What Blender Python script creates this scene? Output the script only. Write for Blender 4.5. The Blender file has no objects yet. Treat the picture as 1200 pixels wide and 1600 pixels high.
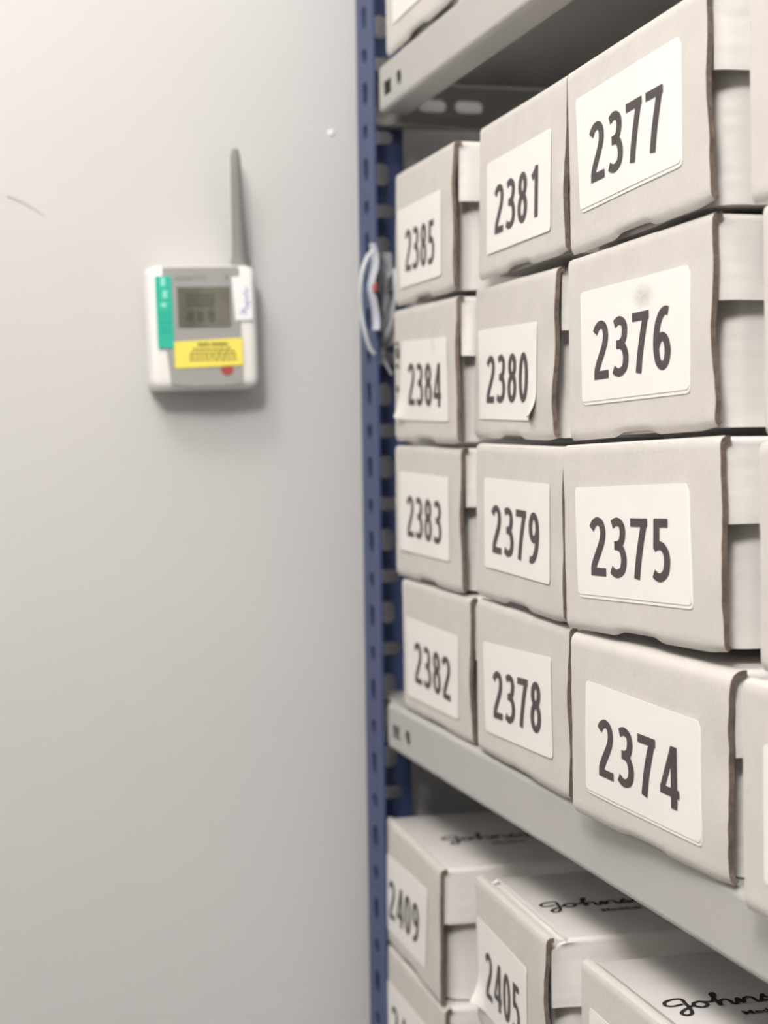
import bpy, math, random
from mathutils import Vector, Matrix, noise
from mathutils.geometry import tessellate_polygon

C = bpy.context.scene.collection
S = bpy.context.scene
ZC = 1.45                                   # camera height above the floor

# ------------------------------------------------------------------ camera
F, YAW, PIT, ROL = 2703.3, 0.26113, 0.038344, -0.014033
fw = Vector((math.sin(YAW)*math.cos(PIT), math.cos(YAW)*math.cos(PIT), -math.sin(PIT)))
r0 = Vector((math.cos(YAW), -math.sin(YAW), 0)); u0 = r0.cross(fw)
rr = math.cos(ROL)*r0 + math.sin(ROL)*u0
uu = -math.sin(ROL)*r0 + math.cos(ROL)*u0
cd = bpy.data.cameras.new('camera'); cam = bpy.data.objects.new('camera', cd); C.objects.link(cam)
cd.sensor_fit = 'HORIZONTAL'; cd.sensor_width = 36; cd.lens = 36*F/1200
cd.clip_start = .02; cd.clip_end = 30
cam.matrix_world = Matrix(((rr.x, uu.x, -fw.x, 0), (rr.y, uu.y, -fw.y, 0), (rr.z, uu.z, -fw.z, ZC), (0, 0, 0, 1)))
cd.dof.use_dof = True; cd.dof.focus_distance = .79; cd.dof.aperture_fstop = 12.5
S.camera = cam

# ------------------------------------------------------------------ world and light
w = bpy.data.worlds.new('world'); S.world = w; w.use_nodes = True
w.node_tree.nodes['Background'].inputs[0].default_value = (.95, .97, 1, 1)
w.node_tree.nodes['Background'].inputs[1].default_value = .03
def area(name, loc, target, sx, sy, power, col):
    l = bpy.data.lights.new(name, 'AREA'); l.shape = 'RECTANGLE'; l.size = sx; l.size_y = sy
    l.energy = power; l.color = col
    o = bpy.data.objects.new(name, l); C.objects.link(o); o.location = loc
    o.rotation_euler = (Vector(target)-Vector(loc)).to_track_quat('-Z', 'Y').to_euler()
    return o
def bulb(name, loc, power, size, col):
    pl = bpy.data.lights.new(name, 'POINT'); pl.energy = power; pl.color = col; pl.shadow_soft_size = size
    po = bpy.data.objects.new(name, pl); C.objects.link(po); po.location = loc
bulb('ceiling_lamp', (-.42, -.40, ZC+.96), 64, .15, (1, .955, .915))
bulb('ceiling_lamp', (-.26, .58, ZC+.95), 16, .15, (1, .95, .915))
S.view_settings.view_transform = 'Standard'; S.view_settings.look = 'None'
S.view_settings.gamma = 1; S.view_settings.use_curve_mapping = False
S.view_settings.exposure = 0.0

# ------------------------------------------------------------------ materials
def mat(name, col, rough=.6, metal=0, noise_amt=0.0, nscale=40, bump=0.0, bscale=200, wave=None, spec=.5, alpha=1, trans=0, coat=0):
    m = bpy.data.materials.new(name); m.use_nodes = True; t = m.node_tree; b = t.nodes['Principled BSDF']
    b.inputs['Base Color'].default_value = (*col, 1); b.inputs['Roughness'].default_value = rough
    b.inputs['Metallic'].default_value = metal; b.inputs['Specular IOR Level'].default_value = spec
    b.inputs['Transmission Weight'].default_value = trans; b.inputs['Coat Weight'].default_value = coat
    b.inputs['Alpha'].default_value = alpha
    tc = t.nodes.new('ShaderNodeTexCoord')
    if noise_amt:
        n = t.nodes.new('ShaderNodeTexNoise'); n.inputs['Scale'].default_value = nscale; n.inputs['Detail'].default_value = 5
        t.links.new(tc.outputs['Object'], n.inputs['Vector'])
        r = t.nodes.new('ShaderNodeMapRange'); r.inputs['From Min'].default_value = .3; r.inputs['From Max'].default_value = .7
        r.inputs['To Min'].default_value = 1-noise_amt; r.inputs['To Max'].default_value = 1+noise_amt
        t.links.new(n.outputs['Fac'], r.inputs['Value'])
        mx = t.nodes.new('ShaderNodeVectorMath'); mx.operation = 'SCALE'; mx.inputs[0].default_value = col
        t.links.new(r.outputs[0], mx.inputs['Scale']); t.links.new(mx.outputs[0], b.inputs['Base Color'])
    last = None
    if bump:
        n2 = t.nodes.new('ShaderNodeTexNoise'); n2.inputs['Scale'].default_value = bscale; n2.inputs['Detail'].default_value = 4
        t.links.new(tc.outputs['Object'], n2.inputs['Vector'])
        bp = t.nodes.new('ShaderNodeBump'); bp.inputs['Strength'].default_value = bump; bp.inputs['Distance'].default_value = .001
        t.links.new(n2.outputs['Fac'], bp.inputs['Height']); last = bp
    if wave:
        wv = t.nodes.new('ShaderNodeTexWave'); wv.bands_direction = 'Z'; wv.inputs['Scale'].default_value = wave[0]
        wv.inputs['Distortion'].default_value = 2.0; wv.inputs['Detail'].default_value = 2; wv.inputs['Detail Scale'].default_value = .6
        t.links.new(tc.outputs['Object'], wv.inputs['Vector'])
        b2 = t.nodes.new('ShaderNodeBump'); b2.inputs['Strength'].default_value = wave[1]; b2.inputs['Distance'].default_value = .001
        t.links.new(wv.outputs['Fac'], b2.inputs['Height'])
        if last: t.links.new(last.outputs[0], b2.inputs['Normal'])
        last = b2
    if last: t.links.new(last.outputs[0], b.inputs['Normal'])
    return m
M = dict(
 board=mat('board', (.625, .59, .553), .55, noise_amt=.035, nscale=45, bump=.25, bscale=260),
 side=mat('lit_side_board', (.83, .80, .775), .30, coat=.25, noise_amt=.03, nscale=45, bump=.15, bscale=200, wave=(42, .10)),  # same card as board, lightened: the brighter light on the sides is painted in
 kraft=mat('kraft_edge', (.17, .13, .105), .9, noise_amt=.25, nscale=300, bump=.5, bscale=900),
 label=mat('label_paper', (.85, .82, .785), .5, noise_amt=.015, nscale=30),
 ink=mat('ink', (.062, .050, .053), .55, noise_amt=.1, nscale=200),
 black=mat('black_ink', (.02, .02, .022), .6),
 steel=mat('grey_steel', (.46, .452, .43), .42, noise_amt=.02, nscale=20, bump=.08, bscale=500),
 blue=mat('blue_paint', (.042, .064, .165), .48, noise_amt=.06, nscale=60, bump=.08, bscale=500),
 wall=mat('wall_paint', (.605, .60, .592), .50, noise_amt=.018, nscale=5, bump=.10, bscale=160),
 scuff=mat('scuff', (.55, .53, .52), .7),
 chip=mat('paint_blob', (.93, .92, .90), .4),
 floor=mat('floor_vinyl', (.14, .14, .135), .4, noise_amt=.1, nscale=60),
 ceil=mat('ceiling_paint', (.8, .8, .79), .8),
 plastic=mat('white_plastic', (.86, .85, .82), .35),
 grey=mat('grey_plastic', (.36, .355, .345), .4, noise_amt=.02, nscale=50),
 antenna=mat('antenna_plastic', (.25, .245, .235), .5),
 lcd=mat('lcd', (.15, .145, .115), .12, noise_amt=.15, nscale=60, coat=.6),
 seg=mat('lcd_segments', (.075, .075, .06), .3),
 green=mat('green_sticker', (.035, .50, .36), .4),
 mint=mat('mint_print', (.30, .80, .66), .4),
 dgreen=mat('dark_green_print', (.02, .36, .27), .4),
 yellow=mat('yellow_sticker', (.90, .78, .13), .45),
 olive=mat('olive_print', (.22, .19, .05), .5),
 sticker=mat('white_sticker', (.88, .88, .90), .45),
 pen=mat('blue_pen', (.35, .37, .62), .5),
 red=mat('red_plastic', (.38, .075, .07), .4),
 cable=mat('pale_cable', (.62, .64, .66), .35),
 card=mat('pale_card', (.62, .65, .74), .5),
 film=mat('clear_film', (.75, .76, .77), .18, alpha=.42, bump=.6, bscale=60),
)

# ------------------------------------------------------------------ helpers
def mesh_obj(name, verts, faces, mats, parent=None, fm=None, smooth=False):
    me = bpy.data.meshes.new(name); me.from_pydata([tuple(v) for v in verts], [], faces)
    for m in (mats if isinstance(mats, (list, tuple)) else [mats]): me.materials.append(m)
    if fm:
        for p, k in zip(me.polygons, fm): p.material_index = k
    if smooth:
        me.polygons.foreach_set('use_smooth', [True]*len(me.polygons))
        me.set_sharp_from_angle(angle=math.radians(38))
    me.update()
    o = bpy.data.objects.new(name, me); C.objects.link(o)
    if parent: o.parent = parent
    return o
class MB:
    def __init__(s): s.v = []; s.f = []; s.m = []
    def add(s, v, f, mi=0):
        b = len(s.v); s.v += [Vector(p) for p in v]; s.f += [tuple(b+i for i in q) for q in f]; s.m += [mi]*len(f)
    def box(s, a, b, mi=0):
        x0, y0, z0 = a; x1, y1, z1 = b
        v = [(x, y, z) for z in (z0, z1) for y in (y0, y1) for x in (x0, x1)]
        s.add(v, [(0, 2, 3, 1), (4, 5, 7, 6), (0, 1, 5, 4), (2, 6, 7, 3), (0, 4, 6, 2), (1, 3, 7, 5)], mi)
    def build(s, name, mats, parent=None, smooth=False): return mesh_obj(name, s.v, s.f, mats, parent, s.m, smooth)
def sheet(mb, fn, nu, nv, th, mi=0, rim=1, flip=False):
    """solid sheet: fn(u,v)->Vector is the outer surface, thickness th goes inwards"""
    P = [[fn(i/nu, j/nv) for j in range(nv+1)] for i in range(nu+1)]
    Q = []
    for i in range(nu+1):
        row = []
        for j in range(nv+1):
            du = P[min(i+1, nu)][j]-P[max(i-1, 0)][j]; dv = P[i][min(j+1, nv)]-P[i][max(j-1, 0)]
            n = du.cross(dv).normalized()
            if flip: n = -n
            row.append(P[i][j]-n*th)
        Q.append(row)
    k = nv+1; idx = lambda i, j: i*k+j; N = (nu+1)*k
    v = [p for r in P for p in r]+[p for r in Q for p in r]; f = []; m = []
    def q(a, b, c, d, mm):
        f.append((a, b, c, d) if not flip else (d, c, b, a)); m.append(mm)
    for i in range(nu):
        for j in range(nv):
            q(idx(i, j), idx(i+1, j), idx(i+1, j+1), idx(i, j+1), mi)
            q(N+idx(i, j), N+idx(i, j+1), N+idx(i+1, j+1), N+idx(i+1, j), mi)
    for i in range(nu):
        q(idx(i, 0), N+idx(i, 0), N+idx(i+1, 0), idx(i+1, 0), rim)
        q(idx(i, nv), idx(i+1, nv), N+idx(i+1, nv), N+idx(i, nv), rim)
    for j in range(nv):
        q(idx(0, j), idx(0, j+1), N+idx(0, j+1), N+idx(0, j), rim)
        q(idx(nu, j), N+idx(nu, j), N+idx(nu, j+1), idx(nu, j+1), rim)
    b = len(mb.v); mb.v += v; mb.f += [tuple(b+i for i in t) for t in f]; mb.m += m
def plate(mb, outer, holes, org, U, V, th, mi=0):
    """flat plate with real holes; org + a*U + b*V, thickness along -(U x V)"""
    U = Vector(U); V = Vector(V); N = U.cross(V).normalized(); org = Vector(org)
    loops = [outer]+holes
    tris = tessellate_polygon([[Vector((a, b, 0)) for a, b in L] for L in loops])
    flat = [p for L in loops for p in L]; n = len(flat)
    v = [org+U*a+V*b for a, b in flat]; v += [p-N*th for p in v]
    f = []
    for t in tris:
        a, b, c = [flat[i] for i in t]
        ccw = (b[0]-a[0])*(c[1]-a[1])-(b[1]-a[1])*(c[0]-a[0]) > 0
        t = tuple(t) if ccw else tuple(reversed(t)); f.append(t); f.append(tuple(n+i for i in reversed(t)))
    o = 0
    for L in loops:
        for i in range(len(L)):
            a, b = o+i, o+(i+1) % len(L); f.append((a, a+n, b+n, b))
        o += len(L)
    mb.add(v, f, mi)
def slot(cx, cy, w, h, n=6):
    r = min(w, h)/2; pts = []
    ex, ey = w/2-r, h/2-r
    for k, (sx, sy) in enumerate(((1, 1), (-1, 1), (-1, -1), (1, -1))):
        for i in range(n+1):
            if i == n and ((ex == 0 and k in (0, 2)) or (ey == 0 and k in (1, 3))): continue
            a = math.pi/2*(k+i/n); pts.append((cx+sx*ex+r*math.cos(a), cy+sy*ey+r*math.sin(a)))
    return pts
def rect(cx, cy, w, h): return [(cx-w/2, cy-h/2), (cx+w/2, cy-h/2), (cx+w/2, cy+h/2), (cx-w/2, cy+h/2)]
def tube(mb, pts, r, n=8, mi=0, taper=None):
    P = [Vector(p) for p in pts]; rings = []
    for i, p in enumerate(P):
        t = (P[min(i+1, len(P)-1)]-P[max(i-1, 0)]).normalized()
        a = t.cross(Vector((0, 1, .2)) if abs(t.y) < .9 else Vector((1, 0, 0))).normalized(); b = t.cross(a)
        R = r if taper is None else taper[i]
        rings.append([p+a*R*math.cos(2*math.pi*k/n)+b*R*math.sin(2*math.pi*k/n) for k in range(n)])
    v = [q for rg in rings for q in rg]; f = []
    for i in range(len(P)-1):
        for k in range(n): f.append((i*n+k, i*n+(k+1) % n, (i+1)*n+(k+1) % n, (i+1)*n+k))
    f.append(tuple(reversed(range(n)))); f.append(tuple((len(P)-1)*n+k for k in range(n)))
    mb.add(v, f, mi)
def spline(pts, n=7):
    out = []
    for i in range(len(pts)-1):
        p0 = Vector(pts[max(i-1, 0)]); p1 = Vector(pts[i]); p2 = Vector(pts[i+1]); p3 = Vector(pts[min(i+2, len(pts)-1)])
        for k in range(n):
            t = k/n
            out.append(.5*((2*p1)+(p2-p0)*t+(2*p0-5*p1+4*p2-p3)*t*t+(3*p1-p0-3*p2+p3)*t**3))
    out.append(Vector(pts[-1])); return out
def rounded_box(mb, a, b, r, seg=4, axes='z', mi=0):
    """box with corners rounded in plan (about z) or fully"""
    import bmesh
    bm = bmesh.new(); bmesh.ops.create_cube(bm, size=1)
    a = Vector(a); b = Vector(b); c = (a+b)/2; d = b-a
    for v in bm.verts: v.co = Vector((c.x+v.co.x*d.x, c.y+v.co.y*d.y, c.z+v.co.z*d.z))
    if axes == 'all': es = list(bm.edges)
    else:
        ax = 'xyz'.index(axes); es = [e for e in bm.edges if abs((e.verts[0].co-e.verts[1].co)[ax]) > 1e-6]
    bmesh.ops.bevel(bm, geom=es, offset=r, segments=seg, profile=.5, affect='EDGES')
    bm.verts.index_update()
    mb.add([v.co.copy() for v in bm.verts], [tuple(v.index for v in f.verts) for f in bm.faces], mi); bm.free()
def thing(name, label, cat, mtx=None, loc=None, group=None):
    o = bpy.data.objects.new(name, None); C.objects.link(o); o.empty_display_size = .02
    if loc: o.location = loc
    if mtx is not None: o.matrix_world = mtx
    o['label'] = label; o['category'] = cat
    if group: o['group'] = group
    return o
def struct(name, mb, m): o = mb.build(name, m); o['kind'] = 'structure'; return o

# ------------------------------------------------------------------ the room
YW = 1.238
mb = MB()
mb.box((-1.75, YW, 0), (.86, YW+.1, 2.62)); struct('wall_back', mb, M['wall'])
mb = MB(); mb.box((.78, -1.6, 0), (.86, YW, 2.62)); struct('wall_right', mb, M['wall'])
mb = MB(); mb.box((-1.75, -1.6, 0), (-1.65, YW, 2.62)); struct('wall_left', mb, M['wall'])
mb = MB(); mb.box((-1.75, -1.6, -.05), (.86, YW+.1, 0)); struct('floor', mb, M['floor'])
mb = MB(); mb.box((-1.75, -1.6, 2.62), (.86, YW+.1, 2.67)); struct('ceiling', mb, M['ceil'])
# scratch and paint blob on the wall
mb = MB(); p = [(.0630, YW-.0002, ZC+.1775), (.074, YW-.0002, ZC+.173), (.089, YW-.0002, ZC+.1635)]
tube(mb, p, .0007, 5, taper=[.0009, .0006, .0003]); o = mb.build('wall_scratch', M['scuff']); o['kind'] = 'structure'
o.name = 'wall_mark_1'
mb = MB(); rounded_box(mb, (.2925, YW-.0012, ZC+.2263), (.2970, YW+.001, ZC+.2308), .0012, axes='all')
o = mb.build('wall_mark_2', M['chip'], smooth=True); o['kind'] = 'structure'

# ------------------------------------------------------------------ shelving
XF = .310                                     # plane of the uprights' outer face
YE = 1.218                                    # far end of the bay
PER = .0530; ZS = ZC+.0375-.0003
def post(name, label, mirror=False, x=XF):
    t = thing(name, label, 'shelf upright', loc=(x, YE, 0))
    sg = -1 if mirror else 1
    for part, U, org, wid in (('front_flange', (0, -1, 0), (0, 0, 0), .045), ('side_flange', (sg, 0, 0), (0, 0, 0), .0335)):
        mb = MB(); k0 = -int(ZS/PER); z = ZS+k0*PER-PER/2
        c = wid*.52
        while z < 2.02:
            lo = max(z, 0)
            out = [(0, lo), (wid, lo), (wid, z+PER), (0, z+PER)]
            if part == 'front_flange':
                hs = [slot(.021, z+PER/2, .0085, .0165), slot(.021, z+PER-.0006-.0001, .0095, .0001)]
                hs = [slot(.021, z+PER/2, .0115, .0165), slot(.021, z+PER*.25-.0005 if False else z+PER/2+.0265-.0005, .0115, .0105)]
                # shift the cell so both holes sit inside it
                out = [(0, lo+PER*.25), (wid, lo+PER*.25), (wid, z+PER*1.25), (0, z+PER*1.25)]
            else:
                hs = [slot(c, z+PER/2, .0105, .0165), slot(c, z+PER/2+.0265, .0180, .0095)]
                out = [(0, lo+PER*.25), (wid, lo+PER*.25), (wid, z+PER*1.25), (0, z+PER*1.25)]
            if lo > 0 or True:
                U3 = Vector(U); 
                if part == 'side_flange': plate(mb, out, hs if lo > 0 else [], (0, 0, 0), U, (0, 0, 1), .0016)
                else: plate(mb, out, hs if lo > 0 else [], (0, 0, 0), U, (0, 0, 1), -.0016*sg if False else .0016)
            z += PER
        o = mb.build(part, M['blue'], t)
    return t
# outer faces: the front flange's normal (0,-1,0)x(0,0,1) = (-1,0,0), so its thickness runs into the shelf
post('shelf_upright', 'blue perforated steel upright at the front end of the shelving, nearest the pale wall')
post('shelf_upright', 'blue perforated steel upright at the back of the shelving, behind the boxes', True, .704)

SX0, SX1 = .3125, .700
def shelf(label, z):
    """z = top of the deck"""
    t = thing('metal_shelf', label, 'shelf', loc=(SX0, YE-.004, z))
    L = 1.35; Lf = YE-.004-1.1655
    mb = MB()
    prof = [(.0, -.0295), (.0, -.004)]
    # rounded top and bottom edges of the front lip, flat part with holes
    top = [(.004-.004*math.cos(a), -.004+.004*math.sin(a)) for a in [math.pi/2*i/5 for i in range(6)]]
    bot = [(.0035-.0035*math.cos(a), -.0295-.0035*math.sin(a)) for a in [math.pi/2*i/5 for i in range(6)]]+[(.020, -.033)]
    for pr in (top, bot):
        n = len(pr)-1
        sheet(mb, lambda u, v, pr=pr, n=n: Vector((pr[round(u*n)][0], -Lf-(L-Lf)*v, pr[round(u*n)][1])), n, 1, .0010, 0, 0, flip=(pr is top))
    plate(mb, [(Lf, -.0295), (L, -.0295), (L, -.004), (Lf, -.004)],
          [rect(Lf+.0195, -.0188, .0205, .0098), slot(Lf+.0490, -.0182, .0125, .0098)], (0, 0, 0), (0, -1, 0), (0, 0, 1), .0011)
    mb.build('front_lip', M['steel'], t, smooth=True)
    mb = MB(); mb.box((.004, -L, -.0011), (SX1-SX0, -.001, 0)); mb.build('deck', M['steel'], t)
    # end lip with slots, facing the camera side
    mb = MB()
    hs = [slot(x, -.0165, .0210, .0085) for x in (.0525, .0805, .135, .19, .245, .30)]
    plate(mb, [(.004, -.033), (SX1-SX0, -.033), (SX1-SX0, -.0011), (.004, -.0011)], hs, (0, 0, 0), (1, 0, 0), (0, 0, 1), .0011)
    mb.box((.004, -.014, -.0341), (SX1-SX0, 0, -.033))
    mb.build('end_lip', M['steel'], t)
    return t
ZU, ZM, ZL = ZC+.2625, ZC-.1792, ZC-.6192
shelf('upper light grey steel shelf, above the boxes 2385, 2381 and 2377', ZU)
shelf('middle light grey steel shelf, carrying the box 2382 and the boxes beside it', ZM)
shelf('lowest light grey steel shelf, under the stacks topped by boxes 2409 and 2405', ZL)

# ------------------------------------------------------------------ digits
HX, HY, ADV = .100, .070, .75
def ell(cx, cy, rx, ry, n=36): return [(cx+rx*math.sin(2*math.pi*i/n), cy+ry*math.cos(2*math.pi*i/n)) for i in range(n+1)]
six = [(.53, .915), (.42, .935), (.29, .885), (.17, .74), (.105, .52), (.105, .30), (.17, .13), (.30, .065), (.43, .12), (.495, .29), (.44, .46), (.32, .53), (.20, .49), (.115, .38)]
G = {
 '2': [('s', [(.05, .80), (.14, .895), (.28, .935), (.42, .885), (.475, .75), (.44, .60), (.33, .44), (.21, .29), (.125, .16), (.11, .06)]), ('l', [(.012, .065), (.58, .065)])],
 '3': [('s', [(.07, .885), (.20, .93), (.30, .93), (.42, .875), (.46, .75), (.41, .61), (.29, .545), (.15, .535)]), ('s', [(.15, .53), (.30, .52), (.43, .455), (.495, .30), (.44, .135), (.29, .065), (.16, .07), (.03, .125)])],
 '7': [('l', [(-.005, .93), (.60, .93)]), ('s', [(.50, .96), (.44, .80), (.33, .50), (.25, .22), (.205, 0)])],
 '6': [('s', six)],
 '9': [('s', [(.6-x, 1-y) for x, y in six])],
 '5': [('l', [(.09, .935), (.54, .935)]), ('l', [(.175, .99), (.145, .50)]), ('s', [(.07, .535), (.22, .575), (.36, .55), (.47, .45), (.495, .31), (.44, .15), (.29, .065), (.16, .068), (.04, .12)])],
 '8': [('l', ell(.3, .745, .168, .19)), ('l', ell(.3, .30, .198, .235))],
 '0': [('l', ell(.3, .5, .2, .435))],
 '1': [('l', [(.39, 0), (.39, .995)]), ('s', [(.41, .96), (.30, .87), (.13, .79)])],
 '4': [('l', [(.45, 0), (.45, 1)]), ('l', [(.0, .255), (.62, .255)]), ('d', [(.415, .97), (.065, .25)])],
}
def stroke(mb, P, hx, hy, place):
    n = len(P); v = []
    closed = (Vector(P[0])-Vector(P[-1])).length < 1e-6
    for i in range(n):
        if closed: a, b = Vector(P[(i-1) % (n-1)]), Vector(P[(i+1) % (n-1)])
        else: a, b = Vector(P[max(i-1, 0)]), Vector(P[min(i+1, n-1)])
        t = (b-a).normalized(); nx, ny = -t.y, t.x; p = Vector(P[i])
        v += [place(p.x+nx*hx, p.y+ny*hy), place(p.x-nx*hx, p.y-ny*hy)]
    mb.add(v, [(2*i, 2*i+1, 2*i+3, 2*i+2) for i in range(n-1)])
def write_number(mb, text, place, h, adv=ADV):
    for k, ch in enumerate(text):
        for kind, pts in G[ch]:
            P = spline(pts, 6) if kind == 's' else pts; hx_ = HX*.72 if kind == 'd' else HX
            stroke(mb, P, hx_, HY, lambda a, b, k=k: place((a+k*adv)*h, b*h))

# brand script on the lids, written as pen strokes (millimetres)
def script_word(x0):
    s = [[(8.5, 6.5), (3, 5), (.2, 7), (2, 11.5), (7, 14), (10.5, 13), (10, 7), (9, -1), (7, -6.5), (4, -8), (2.8, -5), (6, -1), (13, 4)],
         [(17, 8), (13.5, 6), (13, 2), (16, 0), (19, 2.5), (19, 6), (17, 8), (20, 6.5), (23, 6.5), (27, 13), (28.5, 17), (26.5, 16), (25.5, 9), (24.5, 0), (26.5, 5.5), (29.5, 7.5), (31, 5), (31, .5), (33, 1),
          (36, 7.5), (36, 0), (38.5, 5.5), (41.5, 7.5), (43, 5), (43, .5), (45, 1), (49.5, 9), (49, 6), (51, 2.5), (49, 0), (45.5, 1), (51, .8), (54, 4)],
         [(58, 7.5), (54.5, 6), (54, 2), (57, 0), (60, 2.5), (60, 6), (58, 7.5), (61, 6.5), (64, 7), (64, 0), (66.5, 5.5), (69.5, 7.5), (71, 5), (71, .5), (74, 2)]]
    return [[(x+x0, y) for x, y in st] for st in s]

# ------------------------------------------------------------------ boxes
W, H, DEP = .1508, .0880, .28
def box_matrix(x, y, a, z, t, l):
    near = Vector((math.sin(a), -math.cos(a), t)).normalized()
    up = Vector((l, t, 1)); Y = -near; Z = (up-Y*up.dot(Y)).normalized(); X = Y.cross(Z)
    m = Matrix(((X.x, Y.x, Z.x, x), (X.y, Y.y, Z.y, y), (X.z, Y.z, Z.z, z+ZC), (0, 0, 0, 1)))
    # soft cardboard: the face is pushed out of square while the depth stays in line with its neighbours
    Xs = Vector((1, .2*math.sin(a), 0)).normalized()
    full = Matrix(((Xs.x, Y.x, up.x, x), (Xs.y, Y.y, up.y, y), (Xs.z, Y.z, up.z, z+ZC), (0, 0, 0, 1)))
    Yr = Vector((0, 0, 1)).cross(Xs)
    Yr = Vector((Yr.x, Yr.y, -t)).normalized(); Zr = Xs.cross(Yr)
    R = Matrix(((Xs.x, Yr.x, Zr.x, x), (Xs.y, Yr.y, Zr.y, y), (Xs.z, Yr.z, Zr.z, z+ZC), (0, 0, 0, 1)))
    return R, R.inverted() @ full
def smooth(a, b, x): t = max(0, min(1, (x-a)/(b-a))); return t*t*(3-2*t)
def make_box(name, label, fit, number=None, lab=None, gap=0.0, seed=0, under=False, curl=None, lift=.0012, script=False, printed=False, edge=.0014, lidf=.40, dz=0, topr=.003, group=None, simple=False, numpos=None, bulge=0.0, dep=DEP, notch=.0022):
    rnd = random.Random(seed)
    R, K = box_matrix(*fit)
    root = thing(name, label, 'cardboard box', mtx=R, group=group)
    off = seed*7.31
    # local frame: X into the shelf, Y towards the far wall (near edge at y=-W), Z up
    # ---- tray
    mb = MB(); rounded_box(mb, (.0065, -W+.0078, .0012), (dep, -.0078, H-.0042), .0130, 8)
    def ripple(v): return noise.noise(v*22+Vector((off, 0, 0)))*.0006
    for v in mb.v:
        if v.y < -W+.0095: v.y += ripple(v)
    mb.build('tray', [M['side'], M['kraft']], root, smooth=True)
    # ---- lid: top with two side flaps
    mb = MB(); x0 = .0036+gap; fl = H*lidf; yo = .0012; r = .0032; zt = H-.0004-dz
    per = [(-W+yo, zt-fl+fl*i/6*.97) for i in range(6)]+[(-W+yo+r-r*math.cos(a), zt-r+r*math.sin(a)) for a in [math.pi/2*i/4 for i in range(5)]]
    per += [(-W/2, zt+.0002)]
    per += [(-yo-r+r*math.sin(a), zt-r+r*math.cos(a)) for a in [math.pi/2*i/4 for i in range(5)]]+[(-yo, zt-fl+fl*i/6*.97) for i in reversed(range(6))]
    NU = 24; NP = len(per)-1
    def lidfn(u, v):
        j = round(v*NP); y, z = per[j]; xs = .0036 if gap > 0 else x0; xs += (x0-xs)*smooth(zt-.006, zt-.0005, z); x = xs+(dep+.001-xs)*(u**1.7)
        if j <= 7 and z < zt-.003:
            d = smooth(.006, 0, x-x0); y += .0016*d+noise.noise(Vector((x*30, z*40, off)))*.0005
            y -= .0006*smooth(zt-.01, zt-fl, z)
        return Vector((x, y, z))
    sheet(mb, lidfn, NU, NP, .0022, 0, 0)
    mb.build('lid', [M['side'], M['kraft']], root, smooth=True)
    # ---- front panel, full height, wrapping over the top edge
    NZ, NY = 44, 34
    wob = lambda z: noise.noise(Vector((z*38, off, 3.1)))*edge + noise.noise(Vector((z*130, off, 8.1)))*edge*.5
    arc = topr
    ln = (H-arc)+arc*math.pi/2+.0015+0
    yn0, yn1 = -.052, -.094
    def pf(u, v):
        s = u*ln; y = -W*v
        if s < H-arc: x, z = 0.0, s
        elif s < H-arc+arc*math.pi/2: a = (s-(H-arc))/arc; x, z = arc-arc*math.cos(a), H-arc+arc*math.sin(a)
        else: x, z = arc+(s-(H-arc+arc*math.pi/2)), H
        zz = s/H
        e = smooth(.80, 1.0, v)
        y -= wob(s)*smooth(.86, 1.0, v)*(1 if s < H else .3)
        y += wob(s+.5)*.5*smooth(.08, 0, v)
        x -= lift*e*max(0, math.sin(math.pi*min(1, zz)))*(.6+.4*math.sin(9*s/H+off))
        x -= bulge*math.sin(math.pi*min(1, zz))*math.sin(math.pi*v)
        x += noise.noise(Vector((y*18, z*18, off)))*.00035*(1 if v > .05 else 0)
        # thumb notch at the foot
        if yn1 < y < yn0:
            t = math.sin(math.pi*(y-yn1)/(yn0-yn1))**.6
            z += notch*min(1, t*1.5)*max(0, 1-zz*12)
        # crushed foot corners
        z += .0012*smooth(.9, 1, v)*max(0, 1-zz*20); x += .0016*max(0, 1-zz*22)**2
        return Vector((x, y, z))
    mb = MB(); sheet(mb, pf, NZ, NY, .0025, 0, 1, flip=True)
    # make sure the outer side faces the aisle
    mb.build('front_panel', [M['board'], M['kraft']], root, smooth=True)
    # ---- label, measured from the far lower corner (mm)
    if lab:
        # four corners TL TR BR BL as (distance along face, height)
        c = [Vector((a/1000, b/1000)) for a, b in lab]
        def lf(u, v, shift=0.0, out=.0007):
            # u: 0 foot .. 1 top, v: 0 far .. 1 near
            p = c[3].lerp(c[2], v).lerp(c[0].lerp(c[1], v), u)
            # rounded corners
            cu = .035; r_ = 0
            du = min(u, 1-u)*.052; dv = min(v, 1-v)*.113; rc = .0022
            if du < rc and dv < rc:
                q = Vector((rc-dv, rc-du)); L = q.length
                if L > rc and L > 0:
                    q2 = q*(rc/max(abs(q.x), abs(q.y)))*(rc/ (q*(rc/max(abs(q.x), abs(q.y)))).length) if False else q*(rc/L)
                    p.x += (1 if v < .5 else -1)*(q.x-q2.x); p.y += (1 if u < .5 else -1)*(q.y-q2.y)
            x = -out
            if shift == 0 and curl:
                for (cv, cu_, rad, hh) in curl:
                    d = math.hypot((v-cv)*.113, (u-cu_)*.052)
                    k = max(0, 1-d/rad); x -= hh*k*k
                    p.y += .4*hh*k*k*(1 if cu_ < .5 else -1)
            px = pf((p.y-shift)/ln, p.x/W).x
            return Vector((px+x, -p.x, p.y-shift))
        if under:
            mb = MB(); sheet(mb, lambda u, v: lf(u, v, .0016, .0004)+Vector((0, -.0008, 0)), 20, 40, .0003, 0, 0, flip=True)
            mb.build('older_label', M['label'], root)
        mb = MB(); sheet(mb, lf, 30, 60, .0003, 0, 0, flip=True)
        L = mb.build('label_sticker', M['label'], root, smooth=True)
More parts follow.
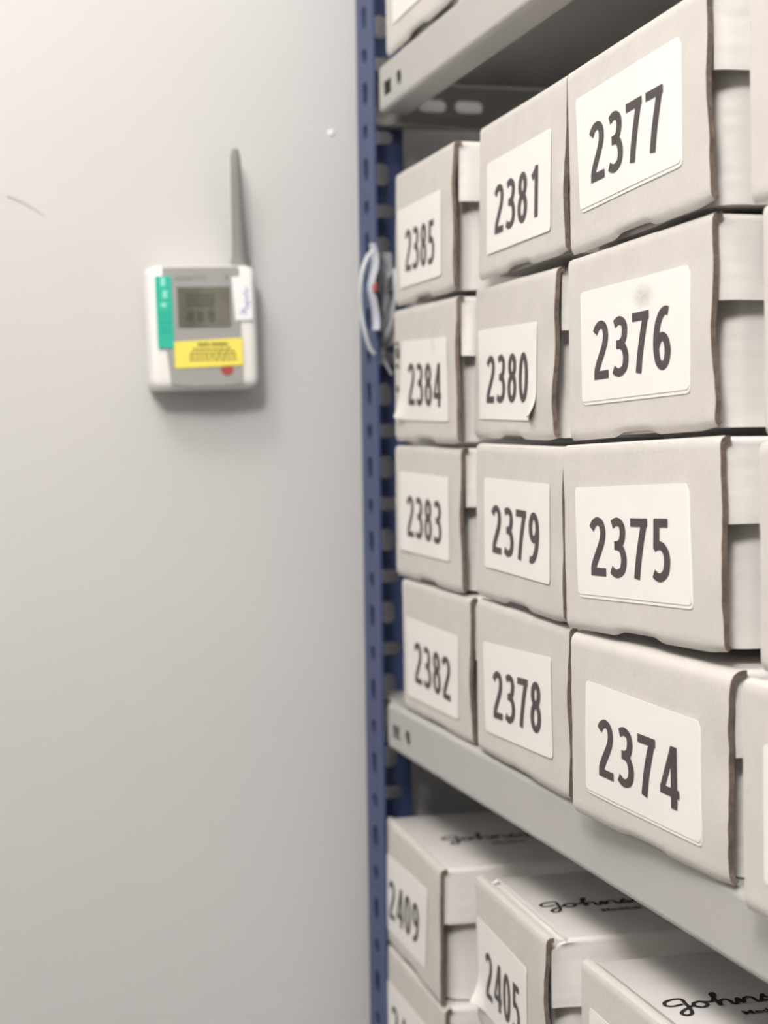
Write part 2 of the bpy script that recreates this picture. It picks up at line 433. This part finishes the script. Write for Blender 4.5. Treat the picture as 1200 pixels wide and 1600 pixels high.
        if number:
            (bx, bz), (tx, tz) = numpos
            h = .0268; wd = (tx-bx)/1000; tot = (3*ADV+.59)*h; sx = wd/tot
            slope = ((tz-bz)/1000-h)/wd
            mb = MB()
            def place(a, b):
                yy = bx/1000+a*sx; zz = bz/1000+b+slope*a*sx
                return Vector((pf(zz/ln, yy/W).x-.00095, -yy, zz))
            write_number(mb, number, place, h)
            o = mb.build('printed_number', M['ink'], L)
    if printed:
        mb = MB()
        for (a, b, c_, d) in ((6.5, 64.5, 14, 66.5), (7.5, 55.5, 14, 62.5), (6.5, 49.5, 14, 51.8), (7.5, 33, 12, 37.5)):
            mb.add([(-.0011, -a/1000, b/1000), (-.0011, -c_/1000, b/1000), (-.0011, -c_/1000, d/1000), (-.0011, -a/1000, d/1000)], [(0, 1, 2, 3)])
        mb.build('printed_text', M['ink'], root)
    if script:
        mb = MB(); sx, sy = script
        for x1 in (0, 92):
            for st in script_word(x1):
                stroke(mb, spline(st, 6), .95, .78, lambda a, b: Vector((sx+a/1000, sy+b/1000, zt+.0006)))
        for st in [[(85, 1), (79, 8), (82, 12), (84, 9), (78, 3), (80, 0), (86, 5)]]:
            stroke(mb, spline(st, 6), .9, .75, lambda a, b: Vector((sx+a/1000, sy+b/1000, zt+.0006)))
        mb.build('script_lettering', M['black'], root)
        cu = bpy.data.curves.new('t', 'FONT'); cu.body = 'Medikal'; cu.size = .0066; cu.offset = .00016
        to = bpy.data.objects.new('t', cu); C.objects.link(to); dg = bpy.context.evaluated_depsgraph_get()
        me = bpy.data.meshes.new_from_object(to.evaluated_get(dg)); bpy.data.objects.remove(to); me.name = 'maker_text'
        me.materials.clear(); me.materials.append(M['black'])
        ob = bpy.data.objects.new('small_lettering', me); C.objects.link(ob); ob.parent = root
        me.transform(Matrix.Translation((sx+.029, sy-.0145, zt+.0006)) @ Matrix.Diagonal((1.15, 1, 1, 1)))
    def bake(o):
        for ch in o.children:
            ch.data.transform(K); ch.data.update(); bake(ch)
    bpy.context.view_layer.update(); bake(root)
    return root

FIT = {
'2385': (.3109, 1.1248, -.0419, .0934, -.0208, .0085), '2384': (.3111, 1.1305, -.0231, .0029, -.0184, -.0029),
'2383': (.3117, 1.1347, -.0065, -.0879, -.0131, -.0013), '2382': (.3130, 1.1242, -.0031, -.1778, -.0066, -.0071),
'2381': (.3144, .9562, -.0306, .0946, -.0046, .0194), '2380': (.3170, .9768, -.0407, .0040, -.0183, .0210),
'2379': (.3101, .9544, -.0239, -.0875, -.0165, .0048), '2378': (.3105, .9568, -.0084, -.1775, -.0140, .0022),
'2377': (.3052, .7856, .0068, .0904, .0281, -.0013), '2376': (.3054, .7897, .0244, .0010, .0234, .0054),
'2375': (.2996, .7819, .0609, -.0890, .0211, -.0022), '2374': (.3008, .7794, .0605, -.1779, -.0121, -.0046),
'2409': (.3128, 1.1838, -.0273, -.3522, -.0159, .0060), '2405': (.3147, .9761, -.0730, -.3460, .0267, .0026),
}
LAB = {
'2385': [[7.1, 62.6], [121.9, 62.8], [122.2, 11.1], [15.6, 10.6], [31.1, 20.7], [107.2, 46.6]],
'2384': [[20.1, 66.5], [130.5, 64.7], [132.9, 13.4], [13.7, 14.5], [39.0, 24.5], [117.0, 49.0]],
'2383': [[12.0, 71.0], [125.9, 69.6], [126.2, 18.2], [12.2, 18.1], [31.3, 28.4], [111.0, 54.3]],
'2382': [[9.4, 63.2], [127.0, 62.6], [124.7, 11.3], [11.4, 10.4], [30.2, 22.0], [110.2, 47.1]],
'2381': [[16.2, 64.3], [128.6, 65.1], [128.6, 13.6], [17.7, 12.8], [33.0, 22.6], [111.7, 50.0]],
'2380': [[8.0, 62.8], [120.1, 61.9], [120.0, 10.1], [13.0, 11.1], [27.7, 20.3], [106.4, 46.7]],
'2379': [[17.8, 68.9], [130.5, 69.0], [131.0, 18.1], [17.4, 18.2], [32.9, 27.5], [114.5, 53.3]],
'2378': [[12.8, 64.5], [125.1, 69.6], [127.5, 17.5], [16.8, 13.4], [32.2, 23.7], [111.4, 54.3]],
'2377': [[11.4, 72.1], [125.9, 72.8], [124.7, 21.1], [14.1, 19.3], [28.6, 29.5], [109.2, 57.0]],
'2376': [[15.8, 70.1], [130.6, 69.0], [129.2, 17.5], [16.8, 17.9], [32.0, 27.7], [113.1, 54.2]],
'2375': [[13.7, 67.7], [124.3, 69.2], [125.9, 18.4], [15.0, 17.3], [30.2, 26.9], [108.3, 54.0]],
'2374': [[17.6, 66.2], [127.0, 64.2], [127.4, 13.2], [16.5, 14.6], [32.0, 24.0], [109.4, 49.7]],
'2409': [[4.5, 64.0], [120.3, 67.4], [114.1, 13.3], [2.5, 10.5], [17.0, 21.0], [98.0, 50.6]],
'2405': [[4.8, 65.3], [113.4, 62.8], [112.0, 10.5], [6.5, 12.5], [24.5, 23.0], [99.9, 47.9]],
}
WHERE = {
'2385': 'white cardboard box marked 2385, top of the far stack beside the blue upright',
'2384': 'white cardboard box marked 2384, with a peeling label over older black print',
'2383': 'white cardboard box marked 2383, between boxes 2384 and 2382 by the blue upright',
'2382': 'white cardboard box marked 2382, resting on the middle shelf beside the blue upright',
'2381': 'white cardboard box marked 2381, top of the stack left of box 2377',
'2380': 'white cardboard box marked 2380, its label curling at the lower right corner',
'2379': 'white cardboard box marked 2379, sitting on box 2378 left of box 2375',
'2378': 'white cardboard box marked 2378, resting on the middle shelf between boxes 2382 and 2374',
'2377': 'white cardboard box marked 2377, brightly lit top box of the large near stack',
'2376': 'white cardboard box marked 2376, with a grey smudge on its label, under box 2377',
'2375': 'white cardboard box marked 2375, between box 2376 and box 2374',
'2374': 'white cardboard box marked 2374, overhanging the lip of the middle shelf',
'2409': 'white cardboard box marked 2409, directly under the middle shelf beside the blue upright',
'2405': 'white cardboard box marked 2405, lower shelf, its front panel standing off the lid',
}
OPT = {
'2385': dict(lift=.002, edge=.0016), '2384': dict(printed=True, curl=[(0, 0, .022, .004), (.75, 1, .012, .0012)]),
'2383': dict(curl=[(.15, 0, .018, .0012)]), '2382': dict(notch=.0008, lidf=.42, lift=.0015),
'2381': dict(edge=.0012), '2380': dict(curl=[(1, 0, .0165, .0050)], edge=.0022, lift=.0025, lidf=.36),
'2379': dict(edge=.0018, lift=.0015), '2378': dict(notch=.0008, edge=.0014),
'2377': dict(under=True, lidf=.385), '2376': dict(under=True, edge=.0016), '2375': dict(under=True, edge=.0016),
'2374': dict(notch=.0012, under=True, edge=.0022, topr=.006, gap=.002, lift=.002, bulge=.0008),
'2409': dict(script=(.022, -.083), lift=.001, gap=-.0012, edge=.001, group=None), '2405': dict(script=(.018, -.087), gap=.0095, dz=.0012, curl=[(0, 0, .02, .006)], edge=.0024, lift=.002),
}
for i, n in enumerate(FIT):
    q = LAB[n]
    make_box('cardboard_box', WHERE[n], FIT[n], number=n, lab=q[:4], numpos=q[4:], seed=i+1, **OPT[n])

# smudge on the label of box 2376
def smudge_mat():
    m = bpy.data.materials.new('smudge'); m.use_nodes = True; t = m.node_tree; b = t.nodes['Principled BSDF']
    b.inputs['Base Color'].default_value = (.45, .40, .38, 1); b.inputs['Roughness'].default_value = .7
    tc = t.nodes.new('ShaderNodeTexCoord'); mp = t.nodes.new('ShaderNodeMapping'); g = t.nodes.new('ShaderNodeTexGradient'); g.gradient_type = 'SPHERICAL'
    mp.inputs['Location'].default_value = (-1, -1, -1); mp.inputs['Scale'].default_value = (2, 2, 2)
    n = t.nodes.new('ShaderNodeTexNoise'); n.inputs['Scale'].default_value = 6
    mu = t.nodes.new('ShaderNodeMath'); mu.operation = 'MULTIPLY'; m2 = t.nodes.new('ShaderNodeMath'); m2.operation = 'MULTIPLY'; m2.inputs[1].default_value = .36
    t.links.new(tc.outputs['Generated'], mp.inputs['Vector']); t.links.new(mp.outputs[0], g.inputs['Vector'])
    t.links.new(tc.outputs['Generated'], n.inputs['Vector'])
    t.links.new(g.outputs['Fac'], mu.inputs[0]); t.links.new(n.outputs['Fac'], mu.inputs[1]); t.links.new(mu.outputs[0], m2.inputs[0]); t.links.new(m2.outputs[0], b.inputs['Alpha'])
    return m
root = [o for o in C.objects if o.type == 'EMPTY' and 'marked 2376' in o.get('label', '')][0]
lbl = [c for c in root.children if c.name.startswith('label_sticker')][0]
mb = MB(); cx, cz = .0865, .0610
plate(mb, [(cx+.016*math.cos(k*math.pi/12), cz+.0062*math.sin(k*math.pi/12)) for k in range(24)], [], (-.0011, 0, 0), (0, -1, 0), (0, 0, 1), .0001)
R_, K_ = box_matrix(*FIT['2376'])
o = mb.build('smudge', smudge_mat(), lbl); o.data.transform(K_)

STD = [[14, 66], [127, 66], [127, 14], [14, 14]]
# upper shelf
make_box('cardboard_box', 'white cardboard box standing on the upper shelf beside the blue upright, cut by the frame', (.3115, 1.1420, -.005, .2635, .004, .0), lab=[[18, 69], [130, 69], [130, 17], [18, 17]], seed=31)
# lower shelf: 2408 under 2409, third column's top box
q = [[6, 64], [118, 64], [118, 13], [6, 13], [20, 24], [98, 50]]
make_box('cardboard_box', 'white cardboard box under box 2409, at the foot of the frame', (.3118, 1.1800, -.012, -.4425, .0, .003), number='2408', lab=q[:4], numpos=q[4:], seed=32)
make_box('cardboard_box', 'white cardboard box with script lettering on its lid, right of box 2405', (.3105, .7960, -.008, -.3440, -.004, .0), lab=[[12, 68], [126, 66], [126, 14], [12, 15]], seed=33, script=(.012, -.082), gap=.0035, dz=.0006)
# near column at the right edge of the frame
RC = [((.310, .6075, .0, .0905, .012, .0), 'top'), ((.310, .5975, .01, .0010, .010, .0), 'second from the top'),
      ((.310, .6020, .01, -.0885, .008, .0), 'third from the top'), ((.2985, .5945, .02, -.1779, .004, .0), 'bottom')]
for k, (ft, wd) in enumerate(RC):
    lb = ['brightest white box cut by the right border of the photo, right of box 2377',
          'white box slice level with box 2376, cut by the right border of the photo',
          'third white box slice down the right border of the photo, beside box 2375',
          'white box with a label edge right of box 2374, cut by the photo border'][k]
    make_box('cardboard_box', lb, ft, lab=[[22 if k < 3 else 17, 66], [132, 66], [132, 14], [22 if k < 3 else 17, 14]], seed=40+k)
# hidden lower boxes that carry the visible ones
for c, (x, y) in enumerate(((.312, 1.178), (.3125, .972), (.312, .793))):
    for k in range(3):
        if c == 0 and k == 2: continue
        o = make_box('cardboard_box', 'plain white box out of the frame, carrying the lower stacks on the lowest shelf', (x, y, 0, -.6190+k*.0892, 0, 0), seed=60+3*c+k, group='boxes hidden below the frame')

# ------------------------------------------------------------------ data logger on the wall
LX, LZ = .1940, ZC+.0848
lt = math.radians(-1.2)
root = thing('data_logger', 'small white and grey wireless data logger with screen and stickers, hung on the pale wall', 'data logger', loc=(LX, YW, LZ))
root.rotation_euler = (0, lt, 0); root.scale = (.975, .965, .965)
LW, LH, LD = .080, .0905, .034
# local: x across, y towards the room is negative, z up
mb = MB()
rounded_box(mb, (-LW/2, -LD, -LH/2), (LW/2, -.002, LH/2), .0075, 5, 'all')
for v in mb.v:
    if v.y < -.02: v.z = v.z*.985 + (.0022*(1-(v.x/(LW/2))**2)*(-1 if v.z < 0 else 0)); v.x *= .985
mb.build('housing', M['plastic'], root, smooth=True)
yf = -LD
mb = MB()
out = []
pts = [(-.0270, LH/2-.0008), (.0250, LH/2-.0008), (.0255, .010), (.0275, -.030), (.0265, -LH/2+.0022)]
pts = [(-.0255, -LH/2+.004)]+[(-.0255+(.052)*i/8, -LH/2+.004-.0016*math.sin(math.pi*i/8)) for i in range(1, 8)]+[(.0265, -LH/2+.004), (.0262, 0), (.0262, LH/2-.0022), (-.0290, LH/2-.0022), (-.0290, 0), (-.0275, -.02)]
plate(mb, pts, [], (0, yf-.0012, 0), (1, 0, 0), (0, 0, 1), .003)
mb.build('face_panel', M['grey'], root)
mb = MB(); plate(mb, [(-.0190, -.0003), (.0190, -.0003), (.0190, .0287), (-.0190, .0287)], [], (0, yf-.0018, 0), (1, 0, 0), (0, 0, 1), .0006)
scr = mb.build('screen', M['lcd'], root)
mb = MB()
for (a, b, c_, d) in ((-.012, .0145, -.007, .0235), (-.005, .0145, 0, .0235), (.002, .0145, .007, .0235), (-.012, .004, -.008, .011), (-.005, .004, -.001, .011), (.003, .004, .007, .011)):
    wd = .0009
    for r_ in ((a, b, a+wd, d), (c_-wd, b, c_, d), (a, b, c_, b+wd), (a, d-wd, c_, d), (a, (b+d)/2-wd/2, c_, (b+d)/2+wd/2)):
        mb.add([(r_[0], yf-.0020, r_[1]), (r_[2], yf-.0020, r_[1]), (r_[2], yf-.0020, r_[3]), (r_[0], yf-.0020, r_[3])], [(0, 1, 2, 3)])
mb.build('screen_digits', M['seg'], scr)
def bars(mb, L, y, mi=0):
    for (a, b, c_, d) in L: mb.add([(a, y, b), (c_, y, b), (c_, y, d), (a, y, d)], [(0, 1, 2, 3)], mi)
# green sticker
mb = MB(); plate(mb, [(-.0340, -.0150), (-.0225, -.0150), (-.0228, .0368), (-.0345, .0368)], [], (0, yf-.0018, 0), (1, 0, 0), (0, 0, 1), .0006)
gs = mb.build('green_sticker', M['green'], root); gs['label'] = 'teal green sticker'
mb = MB(); bars(mb, [(-.0305, .0295, -.0275, .0360), (-.0295, .0210, -.0262, .0265), (-.0310, .0145, -.0270, .0175)], yf-.0020)
mb.build('pale_print', M['mint'], gs)
mb = MB(); bars(mb, [(-.0325, .0095, -.0235, .0102), (-.0325, .0070, -.0245, .0076), (-.0325, .0030, -.0235, .0040), (-.0325, -.0010, -.0240, -.0004), (-.0325, -.0040, -.0245, -.0032)], yf-.0020)
mb.build('dark_print', M['dgreen'], gs)
# yellow sticker
mb = MB(); plate(mb, [(-.0225, -.0298), (.0268, -.0283), (.0270, -.0085), (-.0225, -.0105)], [], (0, yf-.0019, 0), (1, 0, 0), (0, 0, 1), .0006)
ys = mb.build('yellow_sticker', M['yellow'], root); ys['label'] = 'yellow warning sticker with dark print'
mb = MB(); rnd = random.Random(4)
bars(mb, [(-.006, -.0137, .0028, -.0117), (.0040, -.0137, .0160, -.0117)], yf-.0021)
for z, x, xe in ((-.0167, -.009, .019), (-.0192, -.011, .021), (-.0217, -.012, .022), (-.0246, -.012, .023)):
    while x < xe:
        wd = rnd.uniform(.0016, .0042); bars(mb, [(x, z, min(x+wd, xe), z+.0014)], yf-.0021); x += wd+.0009
mb.build('fine_print', M['olive'], ys)
# white handwritten sticker
mb = MB(); plate(mb, [(.0225, .0040), (.0350, .0045), (.0350, .0370), (.0205, .0355)], [], (0, yf-.0018, 0), (1, 0, 0), (0, 0, 1), .0006)
ws = mb.build('white_sticker', M['sticker'], root)
mb = MB(); st = [(0, 0), (2, 3), (4, 0), (3, 4), (6, 5), (4, 8), (7, 8), (4, 11), (6, 13), (3, 15), (6, 17), (4, 19)]
stroke(mb, spline(st, 5), .5, .5, lambda a, b: Vector((.0262+a/1000, yf-.0020, 0.0085+b/1000)))
mb.build('handwriting', M['pen'], ws)
# red button
mb = MB(); n = 20
plate(mb, [(.0045*math.cos(2*math.pi*i/n), .0042*math.sin(2*math.pi*i/n)) for i in range(n)], [], (.0150, yf-.0017, -.0312), (1, 0, 0), (0, 0, 1), .0016)
mb.build('red_button', M['red'], root)
# model lettering
cu = bpy.data.curves.new('t', 'FONT'); cu.body = 'Saveris T10'; cu.size = .0047
to = bpy.data.objects.new('t', cu); C.objects.link(to)
me = bpy.data.meshes.new_from_object(to.evaluated_get(bpy.context.evaluated_depsgraph_get())); bpy.data.objects.remove(to)
me.materials.clear(); me.materials.append(M['antenna'])
o = bpy.data.objects.new('model_lettering', me); C.objects.link(o); o.parent = root; o.location = (-.0200, yf-.0016, .0338); o.rotation_euler = (math.pi/2, 0, 0)
mb = MB(); bars(mb, [(.0160, .0338, .0180, .0371)], yf-.0016); mb.build('printed_mark', M['antenna'], root)
# antenna
mb = MB(); n = 14
A0, A1 = Vector((.0312, -.0150, LH/2-.004)), Vector((.0284, -.0260, LH/2+.0845))
P = [A0.lerp(A1, i/n) for i in range(n+1)]
tube(mb, P, .004, 14, taper=[.0061-.0026*i/n if i < n else .0022 for i in range(n+1)])
tube(mb, [A0-Vector((0, 0, .004)), A0+Vector((0, 0, .010))], .0068, 14)
mb.build('antenna', M['antenna'], root, smooth=True)

# ------------------------------------------------------------------ items hung on the upright
def px(x, y, plane_x=None, plane_y=None):
    d = fw+(x-600)/F*rr-(y-800)/F*uu
    k = plane_x/d.x if plane_x is not None else plane_y/d.y
    return Vector((d.x*k, d.y*k, d.z*k+ZC))
mb = MB()
pts = [px(583, 392, plane_x=.3062), px(574, 402, plane_x=.302), px(566, 425, plane_x=.298), px(563, 455, plane_x=.297), px(565, 490, plane_x=.299), px(571, 522, plane_x=.302), px(579, 545, plane_x=.306), px(585, 553, plane_x=.3090)]
tube(mb, spline(pts, 5), .0014, 8)
o = mb.build('cable_loop', M['cable'], smooth=True); o['label'] = 'pale cable loop bulging left from the blue upright'; o['category'] = 'cable'
mb = MB()
c4 = [px(580, 380, plane_x=.3080), px(590, 380, plane_x=.3080), px(593, 516, plane_x=.3080), px(583, 516, plane_x=.3080)]
def cardf(u, v):
    p = c4[0].lerp(c4[1], v).lerp(c4[3].lerp(c4[2], v), u); p.x += .0016*math.sin(u*9)-.001; p.y += .0012*math.sin(u*17); return p
sheet(mb, cardf, 24, 4, .0006, 0, 0, flip=True)
o = thing('hanging_tag', 'narrow pale blue tag with a red spot hanging on the blue upright', 'tag', loc=(0, 0, 0))
base = c4[3].copy(); o.location = base
for v in mb.v: v -= base
mb.build('tag_strip', M['card'], o)
mb = MB(); rc = px(586, 450, plane_x=.3045)-base
rounded_box(mb, rc-Vector((.0014, .0030, .0036)), rc+Vector((.0014, .0030, .0036)), .0015, axes='all')
sp = mb.build('red_spot', M['red'], o, smooth=True)
# crumpled clear bag inside the upright
mb = MB()
b4 = [px(593, 392, plane_y=1.186), px(612, 398, plane_y=1.186), px(615, 535, plane_y=1.186), px(592, 560, plane_y=1.186)]
def bagf(u, v):
    p = b4[0].lerp(b4[1], v).lerp(b4[3].lerp(b4[2], v), u)
    p.y += .006*noise.noise(p*70)+.004*math.sin(v*6+u*4); p.x += .0022*noise.noise(p*110+Vector((5, 0, 0)))
    return p
sheet(mb, bagf, 28, 12, .0004, 0, 0)
o = mb.build('clear_bag', M['film'], smooth=True); o['label'] = 'crumpled clear plastic bag between the blue upright and box 2385'; o['category'] = 'plastic bag'
mb = MB()
pts = [px(616, 420, plane_y=1.178), px(617, 460, plane_y=1.176), px(612, 500, plane_y=1.178), px(600, 530, plane_y=1.182), px(592, 545, plane_y=1.186), px(598, 560, plane_y=1.188), px(612, 585, plane_y=1.190)]
tube(mb, spline(pts, 5), .0012, 8)
o = mb.build('thin_cable', M['cable'], smooth=True); o['label'] = 'thin pale cable drooping behind the clear bag beside the blue upright'; o['category'] = 'cable'
